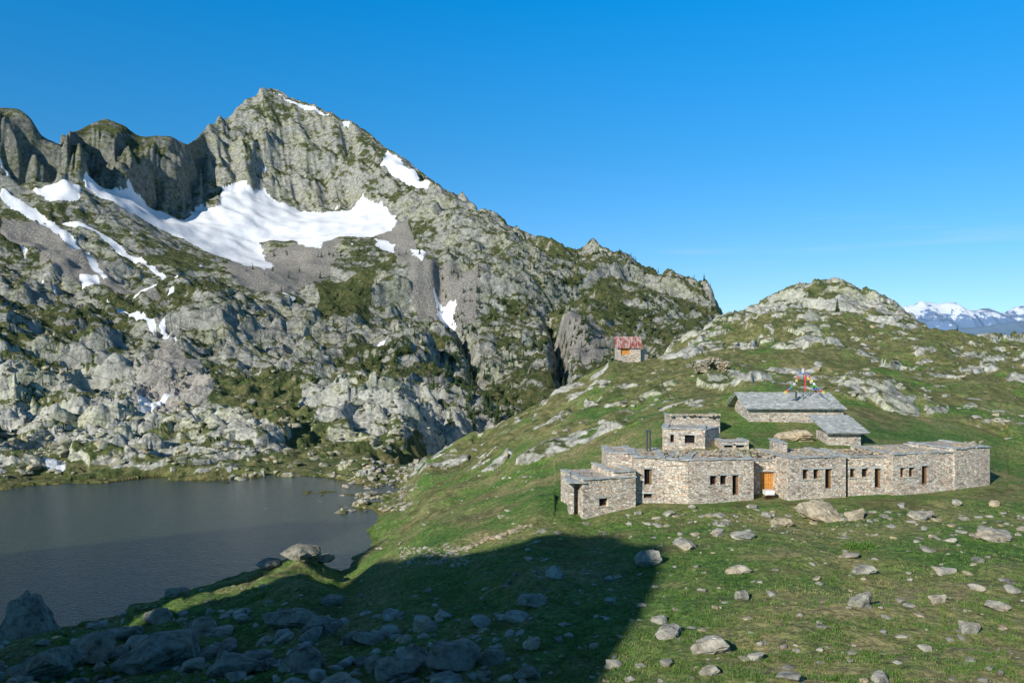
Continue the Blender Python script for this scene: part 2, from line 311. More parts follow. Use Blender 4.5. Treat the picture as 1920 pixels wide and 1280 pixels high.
def terrain_mat():
    m,nt,b=mat('alpine_ground'); t=NT(nt); b.inputs['Roughness'].default_value=.95
    sep=t.n('ShaderNodeSeparateXYZ'); t.l(t.pos.outputs['Normal'],sep.inputs[0]); nz=sep.outputs['Z']
    far=t.step(t.attr('dist'),120,420)
    nf=t.noise(1.1,7,.68); nfar=t.noise(.22,8,.75)
    nmid=t.noise(.045,6,.66)
    nA=t.mix(far,nf,nfar)
    rock=t.ramp(nA,[(.33,(.11,.11,.095)),(.43,(.31,.305,.26)),(.53,(.475,.465,.40)),(.66,(.64,.625,.55))])
    lich=t.step(nmid,.45,.60)
    rock=t.mix(t.m('MULTIPLY',lich,.6),rock,t.mix(1.0,rock,(.97,1.0,.70),'MULTIPLY'))
    rock=t.mix(t.m('MULTIPLY',t.attr('crag'),.8),rock,t.mix(1.0,rock,(.50,.52,.50),'MULTIPLY'))  # crag rock darkened in its colour to stand in for shaded faces
    wv=t.warp(t.scalev((.6,1,1.5)),.08,9.0)
    j1=t.step(t.vor(.11,'DISTANCE_TO_EDGE',wv),.0,.05)
    rock=t.mix(t.m('SUBTRACT',.42,t.m('MULTIPLY',j1,.42)),rock,(.05,.05,.045))
    vn=t.m('ADD',t.m('MULTIPLY',t.noise(.09,8,.72),1.4),t.m('MULTIPLY',nz,.50))
    vn=t.m('ADD',vn,t.m('MULTIPLY',t.attr('veg'),.34))
    vegm=t.step(vn,1.10,1.18)
    vegc=t.ramp(nfar,[(.38,(.050,.072,.024)),(.5,(.10,.12,.040)),(.62,(.20,.175,.080))])
    col=t.mix(vegm,rock,vegc)
    sv2=t.ramp(t.noise(.6,8,.75),[(.36,(.19,.18,.155)),(.5,(.36,.33,.285)),(.62,(.50,.465,.41))])
    scm=t.step(t.m('ADD',t.attr('scree'),t.m('MULTIPLY',nmid,.5)),.6,.85)
    col=t.mix(scm,col,sv2)
    # meadow
    ng=t.noise(.13,8,.68)
    g1=t.ramp(t.m('ADD',ng,t.m('MULTIPLY',t.attr('dry'),.2)),[(.36,(.075,.160,.032)),(.46,(.125,.210,.048)),(.55,(.205,.230,.080)),(.66,(.34,.29,.14))])
    g2=t.ramp(t.noise(3.0,7,.74),[(.38,(.42,.42,.42)),(.62,(1.34,1.34,1.29))])
    gc=t.mix(1.0,g1,g2,'MULTIPLY')
    heath=t.step(t.m('ADD',t.noise(.11,7,.72),t.m('MULTIPLY',t.step(t.attr('dist'),72,150),.14)),.53,.62)
    gc=t.mix(t.m('MULTIPLY',heath,.88),gc,t.ramp(t.noise(.8,7,.74),[(.37,(.06,.075,.024)),(.5,(.14,.14,.052)),(.62,(.28,.24,.115))]))
    gm=t.m('ADD',t.attr('grass'),t.m('MULTIPLY',t.m('SUBTRACT',t.noise(.4,8,.72),.5),1.7))
    gm=t.m('ADD',gm,t.m('MULTIPLY',t.m('SUBTRACT',nz,.9),1.2))
    gm=t.step(gm,.42,.52)
    col=t.mix(gm,col,gc)
    col=t.mix(t.attr('shore'),col,t.mix(1.0,col,(.8,.75,.6),'MULTIPLY'))
    sn=t.step(t.m('ADD',t.attr('snow'),t.m('MULTIPLY',t.m('SUBTRACT',nfar,.5),.9)),.40,.48)
    snc=t.ramp(nmid,[(.3,(.66,.67,.69)),(.6,(.84,.85,.87))])
    col=t.mix(sn,col,snc)
    t.l(col,b.inputs['Base Color'])
    hgt=t.m('MULTIPLY',t.m('ADD',nfar,t.m('MULTIPLY',j1,.12)),t.m('SUBTRACT',1.0,t.m('MULTIPLY',sn,.88)))
    bm=t.bump(hgt,6.5,.85)
    mx=t.n('ShaderNodeMix'); mx.data_type='VECTOR'; t.l(far,mx.inputs[0]); t.l(t.bump(nf,.42,.95),mx.inputs[4]); t.l(bm,mx.inputs[5])
    t.l(mx.outputs[1],b.inputs['Normal'])
    return m
def grid_object(name,X,Y,H,attrs,material):
    nr,nc=H.shape
    me=bpy.data.meshes.new(name)
    co=np.stack([X,Y,H],-1).reshape(-1,3).astype(np.float32)
    idx=np.arange(nr*nc).reshape(nr,nc)
    q=np.stack([idx[:-1,:-1],idx[:-1,1:],idx[1:,1:],idx[1:,:-1]],-1).reshape(-1,4).astype(np.int32)
    me.vertices.add(len(co)); me.vertices.foreach_set('co',co.ravel())
    me.loops.add(q.size); me.loops.foreach_set('vertex_index',q.ravel())
    me.polygons.add(len(q)); me.polygons.foreach_set('loop_start',np.arange(0,q.size,4,dtype=np.int32))
    me.update(calc_edges=True)
    me.shade_smooth()
    for k,a in attrs.items():
        at=me.attributes.new(k,'FLOAT','POINT'); at.data.foreach_set('value',a.astype(np.float32).ravel())
    me.materials.append(material)
    o=bpy.data.objects.new(name,me); scene.collection.objects.link(o); return o
TM=terrain_mat()
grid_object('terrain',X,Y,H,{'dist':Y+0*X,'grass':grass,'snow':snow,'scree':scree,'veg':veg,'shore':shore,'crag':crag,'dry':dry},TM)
def simple(name,col,rough=.8,metal=0):
    m,nt,b=mat(name); t=NT(nt); c=t.mix(1.0,col,t.ramp(t.noise(4,5,.6),[(.3,(.75,.75,.75)),(.7,(1.2,1.2,1.2))]),'MULTIPLY')
    t.l(c,b.inputs['Base Color']); b.inputs['Roughness'].default_value=rough; b.inputs['Metallic'].default_value=metal; return m
m,nt,b=mat('lake_water'); t=NT(nt)
b.inputs['Base Color'].default_value=(.030,.040,.022,1); b.inputs['Roughness'].default_value=.12; b.inputs['IOR'].default_value=1.6; b.inputs['Specular IOR Level'].default_value=.5; b.inputs['Specular Tint'].default_value=(.95,1,.82,1)
wv=t.m('ADD',t.noise(3.2,4,.65,t.scalev((1,.6,1))),t.m('MULTIPLY',t.noise(.6,3,.5),.5))
t.l(t.bump(wv,.08,1.0),b.inputs['Normal'])
me=bpy.data.meshes.new('lake'); me.from_pydata([(-420,55,LAKE),(-12,55,LAKE),(-12,160,LAKE),(-420,160,LAKE)],[],[(0,1,2,3)]); me.materials.append(m)
o=bpy.data.objects.new('lake',me); scene.collection.objects.link(o)

# ------------------------------------------------------------------ mesh builder
class MB:
    def __init__(s): s.v=[]; s.f=[]; s.mi=[]
    def quad(s,a,b,c,d,mi=0):
        n=len(s.v); s.v+= [tuple(a),tuple(b),tuple(c),tuple(d)]; s.f.append((n,n+1,n+2,n+3)); s.mi.append(mi)
    def tri(s,a,b,c,mi=0):
        n=len(s.v); s.v+= [tuple(a),tuple(b),tuple(c)]; s.f.append((n,n+1,n+2)); s.mi.append(mi)
    def box(s,M,size,mi=0,jit=0):
        n=len(s.v)
        for z in (-.5,.5):
            for x,y in ((-.5,-.5),(.5,-.5),(.5,.5),(-.5,.5)):
                p=M@Vector((x*size[0]+random.uniform(-jit,jit),y*size[1]+random.uniform(-jit,jit),z*size[2])); s.v.append(tuple(p))
        for f in ((0,3,2,1),(4,5,6,7),(0,1,5,4),(1,2,6,5),(2,3,7,6),(3,0,4,7)):
            s.f.append(tuple(n+i for i in f)); s.mi.append(mi)
    def cyl(s,a,b,r1,r2,mi=0,n=8):
        a=Vector(a); b=Vector(b); d=(b-a).normalized(); u=d.orthogonal().normalized(); w=d.cross(u); k=len(s.v)
        for i in range(n):
            c=math.cos(2*math.pi*i/n); q=math.sin(2*math.pi*i/n)
            s.v.append(tuple(a+(u*c+w*q)*r1)); s.v.append(tuple(b+(u*c+w*q)*r2))
        for i in range(n):
            j=(i+1)%n; s.f.append((k+2*i,k+2*j,k+2*j+1,k+2*i+1)); s.mi.append(mi)
        s.f.append(tuple(k+2*i+1 for i in range(n))); s.mi.append(mi)
    def obj(s,name,mats,parent=None,smooth=False):
        me=bpy.data.meshes.new(name); me.from_pydata(s.v,[],s.f); 
        for m in mats: me.materials.append(m)
        me.polygons.foreach_set('material_index',s.mi); me.update()
        if smooth: me.shade_smooth()
        o=bpy.data.objects.new(name,me); scene.collection.objects.link(o)
        if parent: o.parent=parent
        return o
def empty(name,loc=(0,0,0)):
    e=bpy.data.objects.new(name,None); e.empty_display_size=.5; scene.collection.objects.link(e); return e
def TR(x,y,z,rz=0,rx=0,ry=0): return Matrix.Translation((x,y,z))@Matrix.Rotation(rz,4,'Z')@Matrix.Rotation(rx,4,'X')@Matrix.Rotation(ry,4,'Y')
def rock_mat(name,tint=(1,1,1)):
    m,nt,b=mat(name); t=NT(nt); b.inputs['Roughness'].default_value=.9
    c=t.ramp(t.noise(1.6,8,.74),[(.34,(.13,.125,.105)),(.45,(.31,.30,.26)),(.56,(.46,.445,.39)),(.70,(.58,.565,.50))])
    isl=t.ramp(t.noise(.35,3,.5),[(.35,(.82,.82,.78)),(.5,(1,1,.98)),(.65,(1.1,.98,.84))])
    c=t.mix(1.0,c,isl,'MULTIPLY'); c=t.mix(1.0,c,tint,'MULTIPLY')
    t.l(c,b.inputs['Base Color']); t.l(t.bump(t.noise(3,8,.72),.16,.9),b.inputs['Normal']); return m
def masonry(name):
    m,nt,b=mat(name); t=NT(nt); b.inputs['Roughness'].default_value=.9
    v=t.warp(t.scalev((1,1,1.75)),1.5,.25)
    cell=t.vor(3.2,'F1',v,1)
    sp=t.n('ShaderNodeSeparateColor'); t.l(cell,sp.inputs[0])
    c=t.ramp(sp.outputs[0],[(0,(.30,.25,.205)),(.22,(.58,.51,.42)),(.45,(.72,.66,.56)),(.62,(.62,.45,.335)),(.8,(.82,.76,.66)),(1,(.42,.40,.37))])
    c=t.mix(1.0,c,t.ramp(t.noise(6,6,.6),[(.3,(.75,.75,.75)),(.7,(1.15,1.15,1.15))]),'MULTIPLY')
    c=t.mix(1.0,c,t.ramp(t.noise(.3,4,.6),[(.35,(.82,.82,.84)),(.65,(1.08,1.05,1.0))]),'MULTIPLY')
    e=t.step(t.vor(3.2,'DISTANCE_TO_EDGE',v,0),.01,.06)
    c=t.mix(e,(.29,.25,.205),c)
    t.l(c,b.inputs['Base Color'])
    h=t.m('ADD',t.m('MULTIPLY',e,.6),t.m('MULTIPLY',sp.outputs[1],.7))
    t.l(t.bump(h,.07,.8),b.inputs['Normal']); return m
def slate(name):
    m,nt,b=mat(name); t=NT(nt); b.inputs['Roughness'].default_value=.6
    c=t.ramp(t.vor(1.3,'F1',None,0),[(0,(.34,.36,.36)),(.5,(.46,.475,.46)),(1,(.58,.575,.54))])
    c=t.mix(1.0,c,t.ramp(t.noise(2.5,8,.7),[(.34,(.55,.55,.55)),(.66,(1.3,1.3,1.25))]),'MULTIPLY')
    t.l(c,b.inputs['Base Color']); t.l(t.bump(t.noise(5,6,.6),.05,.7),b.inputs['Normal']); return m
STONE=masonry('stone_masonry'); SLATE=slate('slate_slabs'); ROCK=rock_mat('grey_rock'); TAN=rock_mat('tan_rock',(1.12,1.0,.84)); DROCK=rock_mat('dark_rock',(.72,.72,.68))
GLASS=simple('window_glass',(.015,.017,.02),.15); WOOD=simple('window_wood',(.26,.14,.06)); ORANGE=simple('larch_door',(.62,.28,.07)); CLOTH=simple('white_cloth',(.8,.8,.8)); DARK=simple('dark_paint',(.06,.02,.03)); STEEL=simple('steel_pipe',(.12,.12,.12),.4,.6)
import bmesh
def ico(sub):
    bm=bmesh.new(); bmesh.ops.create_icosphere(bm,subdivisions=sub,radius=1); v=np.array([x.co[:] for x in bm.verts]); f=np.array([[q.index for q in p.verts] for p in bm.faces]); bm.free(); return v,f
I2=ico(3); I3=ico(5)
def rockshape(base,seed,npl=12):
    r=np.random.default_rng(seed); v=base[0].copy()
    v*=1+.12*np.sin(v@r.normal(size=3)*3+r.random()*6)[:,None]
    for _ in range(npl):
        n=r.normal(size=3); n/=np.linalg.norm(n); off=r.uniform(.45,.85)
        d=v@n; v-=np.where(d>off,(d-off)*.93,0)[:,None]*n
    return v
protos=[rockshape(I2,i) for i in range(14)]
bigp=[rockshape(I3,100+i,20) for i in range(8)]
for i,v in enumerate(bigp):
    a_=v[:,0]+i*7; b_=v[:,1]; c_=v[:,2]
    n1=perlin(a_*2.2+c_*1.3,b_*2.2-c_,200)*.09+perlin(a_*5+c_*3,b_*5-c_*2,201)*.05+perlin(a_*11+c_*5,b_*11-c_*7,202)*.025
    n1+=slabs(a_*2.4+c_,b_*2.4-c_*1.5,203,24)*.12
    bigp[i]=v*(1+n1)[:,None]
class RockSet:
    def __init__(self): self.V=[]; self.F=[]; self.n=0
    def add(s,x,y,z,sx,sy,sz,big=False):
        P=bigp if big else protos; v=P[random.randrange(len(P))]*np.array([sx,sy,sz]); a=random.uniform(0,6.28)
        tl=random.uniform(-.25,.25); c,q=math.cos(tl),math.sin(tl)
        v=v@np.array([[c,0,q],[0,1,0],[-q,0,c]])
        if not big and abs(sx-sy)<.5*sx:
            c,q=math.cos(a),math.sin(a); v=v@np.array([[c,q,0],[-q,c,0],[0,0,1]])
        s.V.append(v+np.array([x,y,z])); f=(I3 if big else I2)[1]; s.F.append(f+s.n); s.n+=len(v)
    def obj(s,name,material,parent=None):
        v=np.concatenate(s.V); f=np.concatenate(s.F).astype(np.int32); me=bpy.data.meshes.new(name)
        me.vertices.add(len(v)); me.vertices.foreach_set('co',v.astype(np.float32).ravel()); me.loops.add(f.size); me.loops.foreach_set('vertex_index',f.ravel())
        me.polygons.add(len(f)); me.polygons.foreach_set('loop_start',np.arange(0,f.size,3,dtype=np.int32)); me.update(calc_edges=True)
        me.polygons.foreach_set('use_smooth',[False]*len(f))
        me.materials.append(material); o=bpy.data.objects.new(name,me); scene.collection.objects.link(o)
        if parent: o.parent=parent
        return o
def place(rs,px,py,wpx,hpx,big=False,sink=.42):
    h=hit(px,py)
    if h is None: return
    x,y,z=h; w_=wpx/F*y/2*1.2; h_=hpx/F*y*.62
    rs.add(x,y+w_*.5,z+h_*(.75-sink),w_,w_*random.uniform(.6,.9),h_,big)
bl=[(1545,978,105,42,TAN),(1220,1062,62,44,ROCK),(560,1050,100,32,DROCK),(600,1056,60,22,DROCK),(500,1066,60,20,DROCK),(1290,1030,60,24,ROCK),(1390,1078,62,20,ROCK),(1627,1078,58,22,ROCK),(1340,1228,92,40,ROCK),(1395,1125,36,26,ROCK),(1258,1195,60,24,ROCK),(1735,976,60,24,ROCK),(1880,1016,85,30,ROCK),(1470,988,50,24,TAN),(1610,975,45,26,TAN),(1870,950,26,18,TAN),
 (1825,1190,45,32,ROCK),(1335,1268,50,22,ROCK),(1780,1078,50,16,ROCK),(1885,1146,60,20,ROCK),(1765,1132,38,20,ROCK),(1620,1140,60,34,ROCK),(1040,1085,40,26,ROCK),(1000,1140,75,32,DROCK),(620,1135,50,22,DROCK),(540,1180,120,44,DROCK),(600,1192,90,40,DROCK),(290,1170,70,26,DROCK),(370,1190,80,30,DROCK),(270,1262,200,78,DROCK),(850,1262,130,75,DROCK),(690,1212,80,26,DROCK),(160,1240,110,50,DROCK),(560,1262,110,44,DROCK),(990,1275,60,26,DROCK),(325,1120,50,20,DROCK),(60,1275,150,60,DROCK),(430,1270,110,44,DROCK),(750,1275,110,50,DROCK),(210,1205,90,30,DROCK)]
for (px,py,w_,h_,mt) in bl:
    rs=RockSet(); place(rs,px,py,w_,h_,True)
    if rs.V: rs.obj('boulder',mt)
rs=RockSet(); rs.add(-38.8,63.8,-25.0,3.9,2.9,4.6,True); rs.obj('boulder',DROCK)
rs=RockSet(); rt=RockSet(); rd=RockSet()
sm_list=[(1255,968,26,12),(1300,954,18,12),(1197,966,14,10),(1345,985,16,10),(1415,955,24,10),(1440,970,34,12),(1693,953,24,14),(1660,972,16,10),(1795,948,20,14),(1785,1018,24,10),(1740,1035,28,10),(1840,1055,34,10),(1180,985,16,8),(1130,1000,20,6),(1100,985,18,8),(1015,1000,22,6),(1045,1003,16,8),(1160,1085,18,10),(1140,1090,22,12),(1350,1008,30,14),(1400,1012,44,20),(1600,1048,44,12),(1840,1108,32,14),(1890,1095,30,12),(1900,1112,30,14),(1690,1130,20,10),(1500,1158,14,10),(1660,1190,26,10),(1240,1170,34,16),(1545,1180,22,8),(1600,1230,28,6),(1420,1240,30,16),(1740,1222,26,14),(1250,1252,34,18),(1150,1255,30,20),(1470,1218,14,12),(1880,1268,14,14),(1660,1282,50,20),(1480,1278,60,14),(955,1095,16,12),(970,1080,14,8),(800,1110,14,6),(740,1160,22,10),(735,1195,50,12),(455,1170,30,16),(390,1150,16,10),(655,1210,40,30),(920,1250,50,40),(780,1240,50,40),(420,1230,60,26),(480,1245,50,30),(700,1260,60,40),(350,1262,50,30)]
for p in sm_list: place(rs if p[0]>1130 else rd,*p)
def scat(n,px0,px1,py0,py1,s0,s1,pw=2.5,flat=(.3,.6),clump=None):
    for _ in range(n):
        px=random.uniform(px0,px1); py=random.uniform(py0,py1)
        if clump is not None:
            q=perlin(np.array([px/clump]),np.array([py/clump*2]),7)[0]
            if q<random.uniform(-.1,.35): continue
        h=hit(px,py)
        if h is None: continue
        x,y,z=h
        if z<LAKE-.3: continue
        if 66<y<97 and 1045<px<1880: continue
        s_=s0+(s1-s0)*random.random()**pw; fz=random.uniform(*flat)
        rr=random.random(); (rd if rr<.12 else (rt if rr<.35 else rs)).add(x,y,z+s_*fz*.05,s_,s_*random.uniform(.6,1.1),s_*fz)
scat(320,-60,1000,1150,1300,.12,.95,2.2,(.35,.75))
scat(520,-60,1150,1050,1300,.05,.38)
scat(480,1100,2000,960,1300,.04,.34,3.4)
scat(240,1200,2000,955,1010,.08,.5,2.4)
scat(300,620,1060,880,1060,.1,.55,2.5,clump=70)
scat(300,640,780,860,960,.2,.9,2)
scat(520,780,1300,680,900,.12,.8,2.8,clump=60)
scat(800,1240,2000,600,860,.12,.9,2.8,clump=60)
scat(260,750,880,1025,1060,.08,.28,1.5)
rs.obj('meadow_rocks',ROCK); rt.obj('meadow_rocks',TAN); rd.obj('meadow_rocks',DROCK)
rf=RockSet()
for _ in range(1500):
    px=random.uniform(-100,860); py=random.uniform(690,905); h=hit(px,py,125)
    if h is None or h[2]<LAKE: continue
    if perlin(np.array([px/70]),np.array([py/30]),17)[0]<random.uniform(-.2,.3): continue
    s_=.25+1.5*random.random()**3; rf.add(h[0],h[1],h[2],s_,s_*random.uniform(.6,1),s_*random.uniform(.35,.7))
rf.obj('shore_rocks',rock_mat('lichen_rock',(.95,.96,.82)))
pa=RockSet(); pts=[(992,985),(960,997),(930,1006),(900,1016),(870,1028),(840,1036)]
for i in range(len(pts)-1):
    for k in range(9):
        f_=k/9; px=pts[i][0]*(1-f_)+pts[i+1][0]*f_+random.uniform(-5,5); py=pts[i][1]*(1-f_)+pts[i+1][1]*f_+random.uniform(-2.5,2.5)
        h=hit(px,py)
        if h: s_=random.uniform(.25,.5); pa.add(h[0],h[1],h[2]+.0,s_,s_*.8,.12)
pa.obj('stone_path',TAN)
# ------------------------------------------------------------------ grass tufts
GR,nt,b=mat('grass_blades'); t=NT(nt); b.inputs['Roughness'].default_value=.7
gcol=t.ramp(t.m('ADD',t.noise(.12,8,.65),t.m('MULTIPLY',t.m('SUBTRACT',t.noise(2.5,3,.5),.5),.6)),[(.36,(.080,.170,.030)),(.48,(.13,.22,.046)),(.57,(.21,.24,.080)),(.68,(.34,.295,.14))])
t.l(gcol,b.inputs['Base Color'])
nT=60000
dd=28*np.exp(rng.random(nT)**1.15*math.log(66/28)); uu=rng.uniform(-.72,.70,nT)
jj=np.interp(uu,us,np.arange(NU)); ii=np.interp(dd,ys,np.arange(NR)); zz=sample(H,jj,ii); xx=uu*dd
cl=perlin(xx/1.6,dd/1.6,400)+.6*perlin(xx/.6,dd/.6,401)+rng.normal(size=nT)*.25
keep=(cl>-.05)&(zz>LAKE+.2)&~((dd>66)&(uu>.05)); xx=xx[keep]; yy=dd[keep]; zz=zz[keep]; n_=len(xx)
NBL=5
an=rng.random((n_,NBL))*2*math.pi; hgt=rng.uniform(.04,.13,(n_,NBL))*(1+.5*np.clip(cl[keep],0,1))[:,None]; bx=xx[:,None]+rng.normal(size=(n_,NBL))*.06; by=yy[:,None]+rng.normal(size=(n_,NBL))*.06; bz_=np.repeat(zz[:,None],NBL,1)-.02
wv_=rng.uniform(.012,.026,(n_,NBL)); ln=rng.uniform(.3,1.0,(n_,NBL))*hgt
v0=np.stack([bx-np.sin(an)*wv_,by+np.cos(an)*wv_,bz_],-1); v1=np.stack([bx+np.sin(an)*wv_,by-np.cos(an)*wv_,bz_],-1); v2=np.stack([bx+np.cos(an)*ln,by+np.sin(an)*ln,bz_+hgt],-1)
V=np.stack([v0,v1,v2],2).reshape(-1,3); me=bpy.data.meshes.new('meadow_grass'); me.vertices.add(len(V)); me.vertices.foreach_set('co',V.astype(np.float32).ravel())
me.loops.add(len(V)); me.loops.foreach_set('vertex_index',np.arange(len(V),dtype=np.int32)); me.polygons.add(len(V)//3); me.polygons.foreach_set('loop_start',np.arange(0,len(V),3,dtype=np.int32)); me.update(calc_edges=True)
me.materials.append(GR); scene.collection.objects.link(bpy.data.objects.new('meadow_grass',me))
mb=MB(); h=hit(1622,1032)
for _ in range(1500):
    a=random.uniform(0,6.28); r=random.random()**.5; x=h[0]+math.cos(a)*r*1.15; y=h[1]+.6+math.sin(a)*r*.8; z=h[2]+random.uniform(0,.42)*(1-r*r*.8)*(1+.4*math.sin(x*5)); q=random.uniform(0,6.28); s_=random.uniform(.04,.09)
    mb.tri((x,y,z),(x+math.cos(q)*s_,y+math.sin(q)*s_,z+random.uniform(0,s_)),(x+math.cos(q+1.2)*s_,y+math.sin(q+1.2)*s_,z+random.uniform(0,s_)))
mb.obj('low_shrub',[simple('shrub_leaves',(.12,.24,.04))])

# ------------------------------------------------------------------ refuge
ref=empty('stone_mountain_refuge')
def wx(px,d): return (px-960)/F*d
def wz(py,d): return (640-py)/F*d
def block(name,px0,d0,px1,d1,pyt,pyb,depth,opens=(),parent=ref,cap=True,ztop=None,recess=.35):
    A=Vector((wx(px0,d0),d0,0)); Bv=Vector((wx(px1,d1),d1,0)); dm=(d0+d1)/2
    zt=wz(pyt,dm) if ztop is None else ztop; zb=wz(pyb,dm)-.6
    u=(Bv-A); Ln=u.length; u.normalize(); n=Vector((-u.y,u.x,0))
    mb=MB(); P=lambda s_,k,z: A+u*s_+n*k+Vector((0,0,z))
    ops=[]
    for o_ in opens:
        a=(o_[0]-px0)/(px1-px0)*Ln; c=(o_[1]-px0)/(px1-px0)*Ln
        ops.append((a,c,wz(o_[3],dm),wz(o_[2],dm),o_[4]))
    S=sorted({0,Ln,*[o[0] for o in ops],*[o[1] for o in ops]}); Z=sorted({zb,zt,*[o[2] for o in ops],*[o[3] for o in ops]})
    for i in range(len(S)-1):
        for j in range(len(Z)-1):
            cs=(S[i]+S[i+1])/2; cz=(Z[j]+Z[j+1])/2
            if any(o[0]<cs<o[1] and o[2]<cz<o[3] for o in ops): continue
            mb.quad(P(S[i],0,Z[j]),P(S[i+1],0,Z[j]),P(S[i+1],0,Z[j+1]),P(S[i],0,Z[j+1]))
    mb.quad(P(Ln,0,zb),P(Ln,depth,zb),P(Ln,depth,zt),P(Ln,0,zt)); mb.quad(P(0,depth,zb),P(0,0,zb),P(0,0,zt),P(0,depth,zt))
    mb.quad(P(Ln,depth,zb),P(0,depth,zb),P(0,depth,zt),P(Ln,depth,zt)); mb.quad(P(0,0,zt),P(Ln,0,zt),P(Ln,depth,zt),P(0,depth,zt))
    ang=math.atan2(u.y,u.x)
    for a,c,z0,z1,kind in ops:
        r=recess
        mb.quad(P(a,0,z0),P(a,r,z0),P(a,r,z1),P(a,0,z1)); mb.quad(P(c,r,z0),P(c,0,z0),P(c,0,z1),P(c,r,z1))
        mb.quad(P(a,r,z1),P(c,r,z1),P(c,0,z1),P(a,0,z1)); mb.quad(P(a,0,z0),P(c,0,z0),P(c,r,z0),P(a,r,z0))
        mb.quad(P(a,r,z0),P(c,r,z0),P(c,r,z1),P(a,r,z1),{'w':1,'d':1,'o':3,'k':1}[kind])
        if kind in 'wd':
            fw=.06
            for (sa_,sb_,za,zb_) in ((a,a+fw,z0,z1),(c-fw,c,z0,z1),(a+fw,c-fw,z0,z0+fw),(a+fw,c-fw,z1-fw,z1)):
                ct=P((sa_+sb_)/2,r-.03,(za+zb_)/2); mb.box(TR(ct.x,ct.y,ct.z,ang),(sb_-sa_,.05,zb_-za),2)
        if kind=='d':
            ct=P(c-(c-a)*.16,r-.12,(z0+z1)/2); mb.box(TR(ct.x,ct.y,ct.z,ang),((c-a)*.24,.05,(z1-z0)-.15),2)
        if kind=='o':
            for q in range(7):
                sx_=a+(c-a)*(q+.5)/7; ct=P(sx_,r-.03,(z0+z1)/2); mb.box(TR(ct.x,ct.y,ct.z,ang),((c-a)/7-.03,.05,(z1-z0)-.04),3)
            ct=P((a+c)/2,r-.07,z0+(z1-z0)*.52); mb.box(TR(ct.x,ct.y,ct.z,ang),((c-a)-.1,.05,.14),3)
        ct=P((a+c)/2,.12,z1+.07); mb.box(TR(ct.x,ct.y,ct.z,ang),(c-a+.5,.34,.13),4)
        if kind=='w': ct=P((a+c)/2,.1,z0-.04); mb.box(TR(ct.x,ct.y,ct.z,ang),(c-a+.3,.36,.07),4)
    if cap:
        def strip(p,q,inn):
            dv=(q-p); l_=dv.length; dv.normalize(); s_=0; aa=math.atan2(dv.y,dv.x)
            while s_<l_:
                w_=min(random.uniform(.6,1.3),l_-s_+.05); c_=p+dv*(s_+w_/2)+inn*.2
                mb.box(TR(c_.x,c_.y,zt+.05+random.uniform(-.01,.03),aa+random.uniform(-.02,.02),random.uniform(-.03,.03),random.uniform(-.02,.02)),(w_-.03,random.uniform(.55,.75),.07),4,.02); s_+=w_
        strip(P(0,0,0),P(Ln,0,0),n); strip(P(Ln,.5,0),P(Ln,depth,0),-u); strip(P(0,.5,0),P(0,depth,0),u)
    return mb.obj(name,[STONE,GLASS,WOOD,ORANGE,SLATE],parent)
W='w';D='d'
block('lower_wing',1093,67.2,1192,68.6,897,962,5.5,[(1123,1139,933,948,W)])
block('lower_wing_step',1150,68.3,1192,68.9,884,900,5,cap=True)
block('porch_pier',1066,67.8,1076,67.8,906,962,1.2,cap=False)
mb=MB(); A=wx(1063,67.6); Bx=wx(1096,67.2); 
mb.box(TR((A+Bx)/2,68.6,wz(903,67.5),.02),(Bx-A+.2,3.2,.12),0,.04)
mb.quad((A+.3,69.6,-15.5),(Bx+.2,69.6,-15.5),(Bx+.2,69.6,wz(903,67.5)-.06),(A+.3,69.6,wz(903,67.5)-.06),1)
mb.obj('porch_roof',[SLATE,STONE],ref)
block('terrace_wall',1140,71.5,1190,71.5,850,940,5)
block('tower_block',1188,69.6,1246,69.4,858,937,6,[(1208,1222,879,909,D),(1207,1223,925,934,W)])
block('angled_block',1246,69.4,1290,68.7,862,937,5.5)
block('west_room',1290,68.7,1413,69.6,862,936,6,[(1331,1344,891,909,W),(1350,1363,891,909,W),(1373,1385,891,929,D)])
block('entrance_bay',1411,71.4,1480,71.4,864,932,4,[(1425,1456,884,931,'o'),(1465,1476,883,923,D)])
block('middle_room',1478,69.0,1586,69.9,858,931,6,[(1505,1516,879,898,W),(1525,1536,879,898,W),(1547,1560,879,917,D)])
block('east_room',1590,70.4,1672,70.6,857,927,5.5,[(1594,1604,878,895,W),(1616,1628,878,895,W),(1640,1652,878,915,D)])
block('far_east_room',1674,69.9,1790,71.2,850,923,6,[(1688,1697,875,893,W),(1704,1714,875,893,W),(1728,1740,873,908,D)])
block('east_end_wall',1790,71.0,1856,72.6,840,918,5)
block('roof_parapet',1466,72.5,1476,72.5,832,860,3.5)
block('upper_west_room',1242,78,1322,77,804,838,4,[(1257,1264,815,830,W),(1284,1303,815,831,W)])
block('upper_west_return',1322,77,1348,79.5,804,838,3)
block('upper_terrace_wall',1256,85,1350,85,780,802,3)
block('roof_chimney',1352,76.5,1404,76.5,828,846,2.4,[(1358,1374,834,839,'k'),(1380,1396,834,839,'k')],recess=.3)
block('annex',1552,78.5,1614,78.5,812,838,3,cap=False)
block('upper_hut',1404,88.5,1582,88.5,767,796,5.5,cap=False)
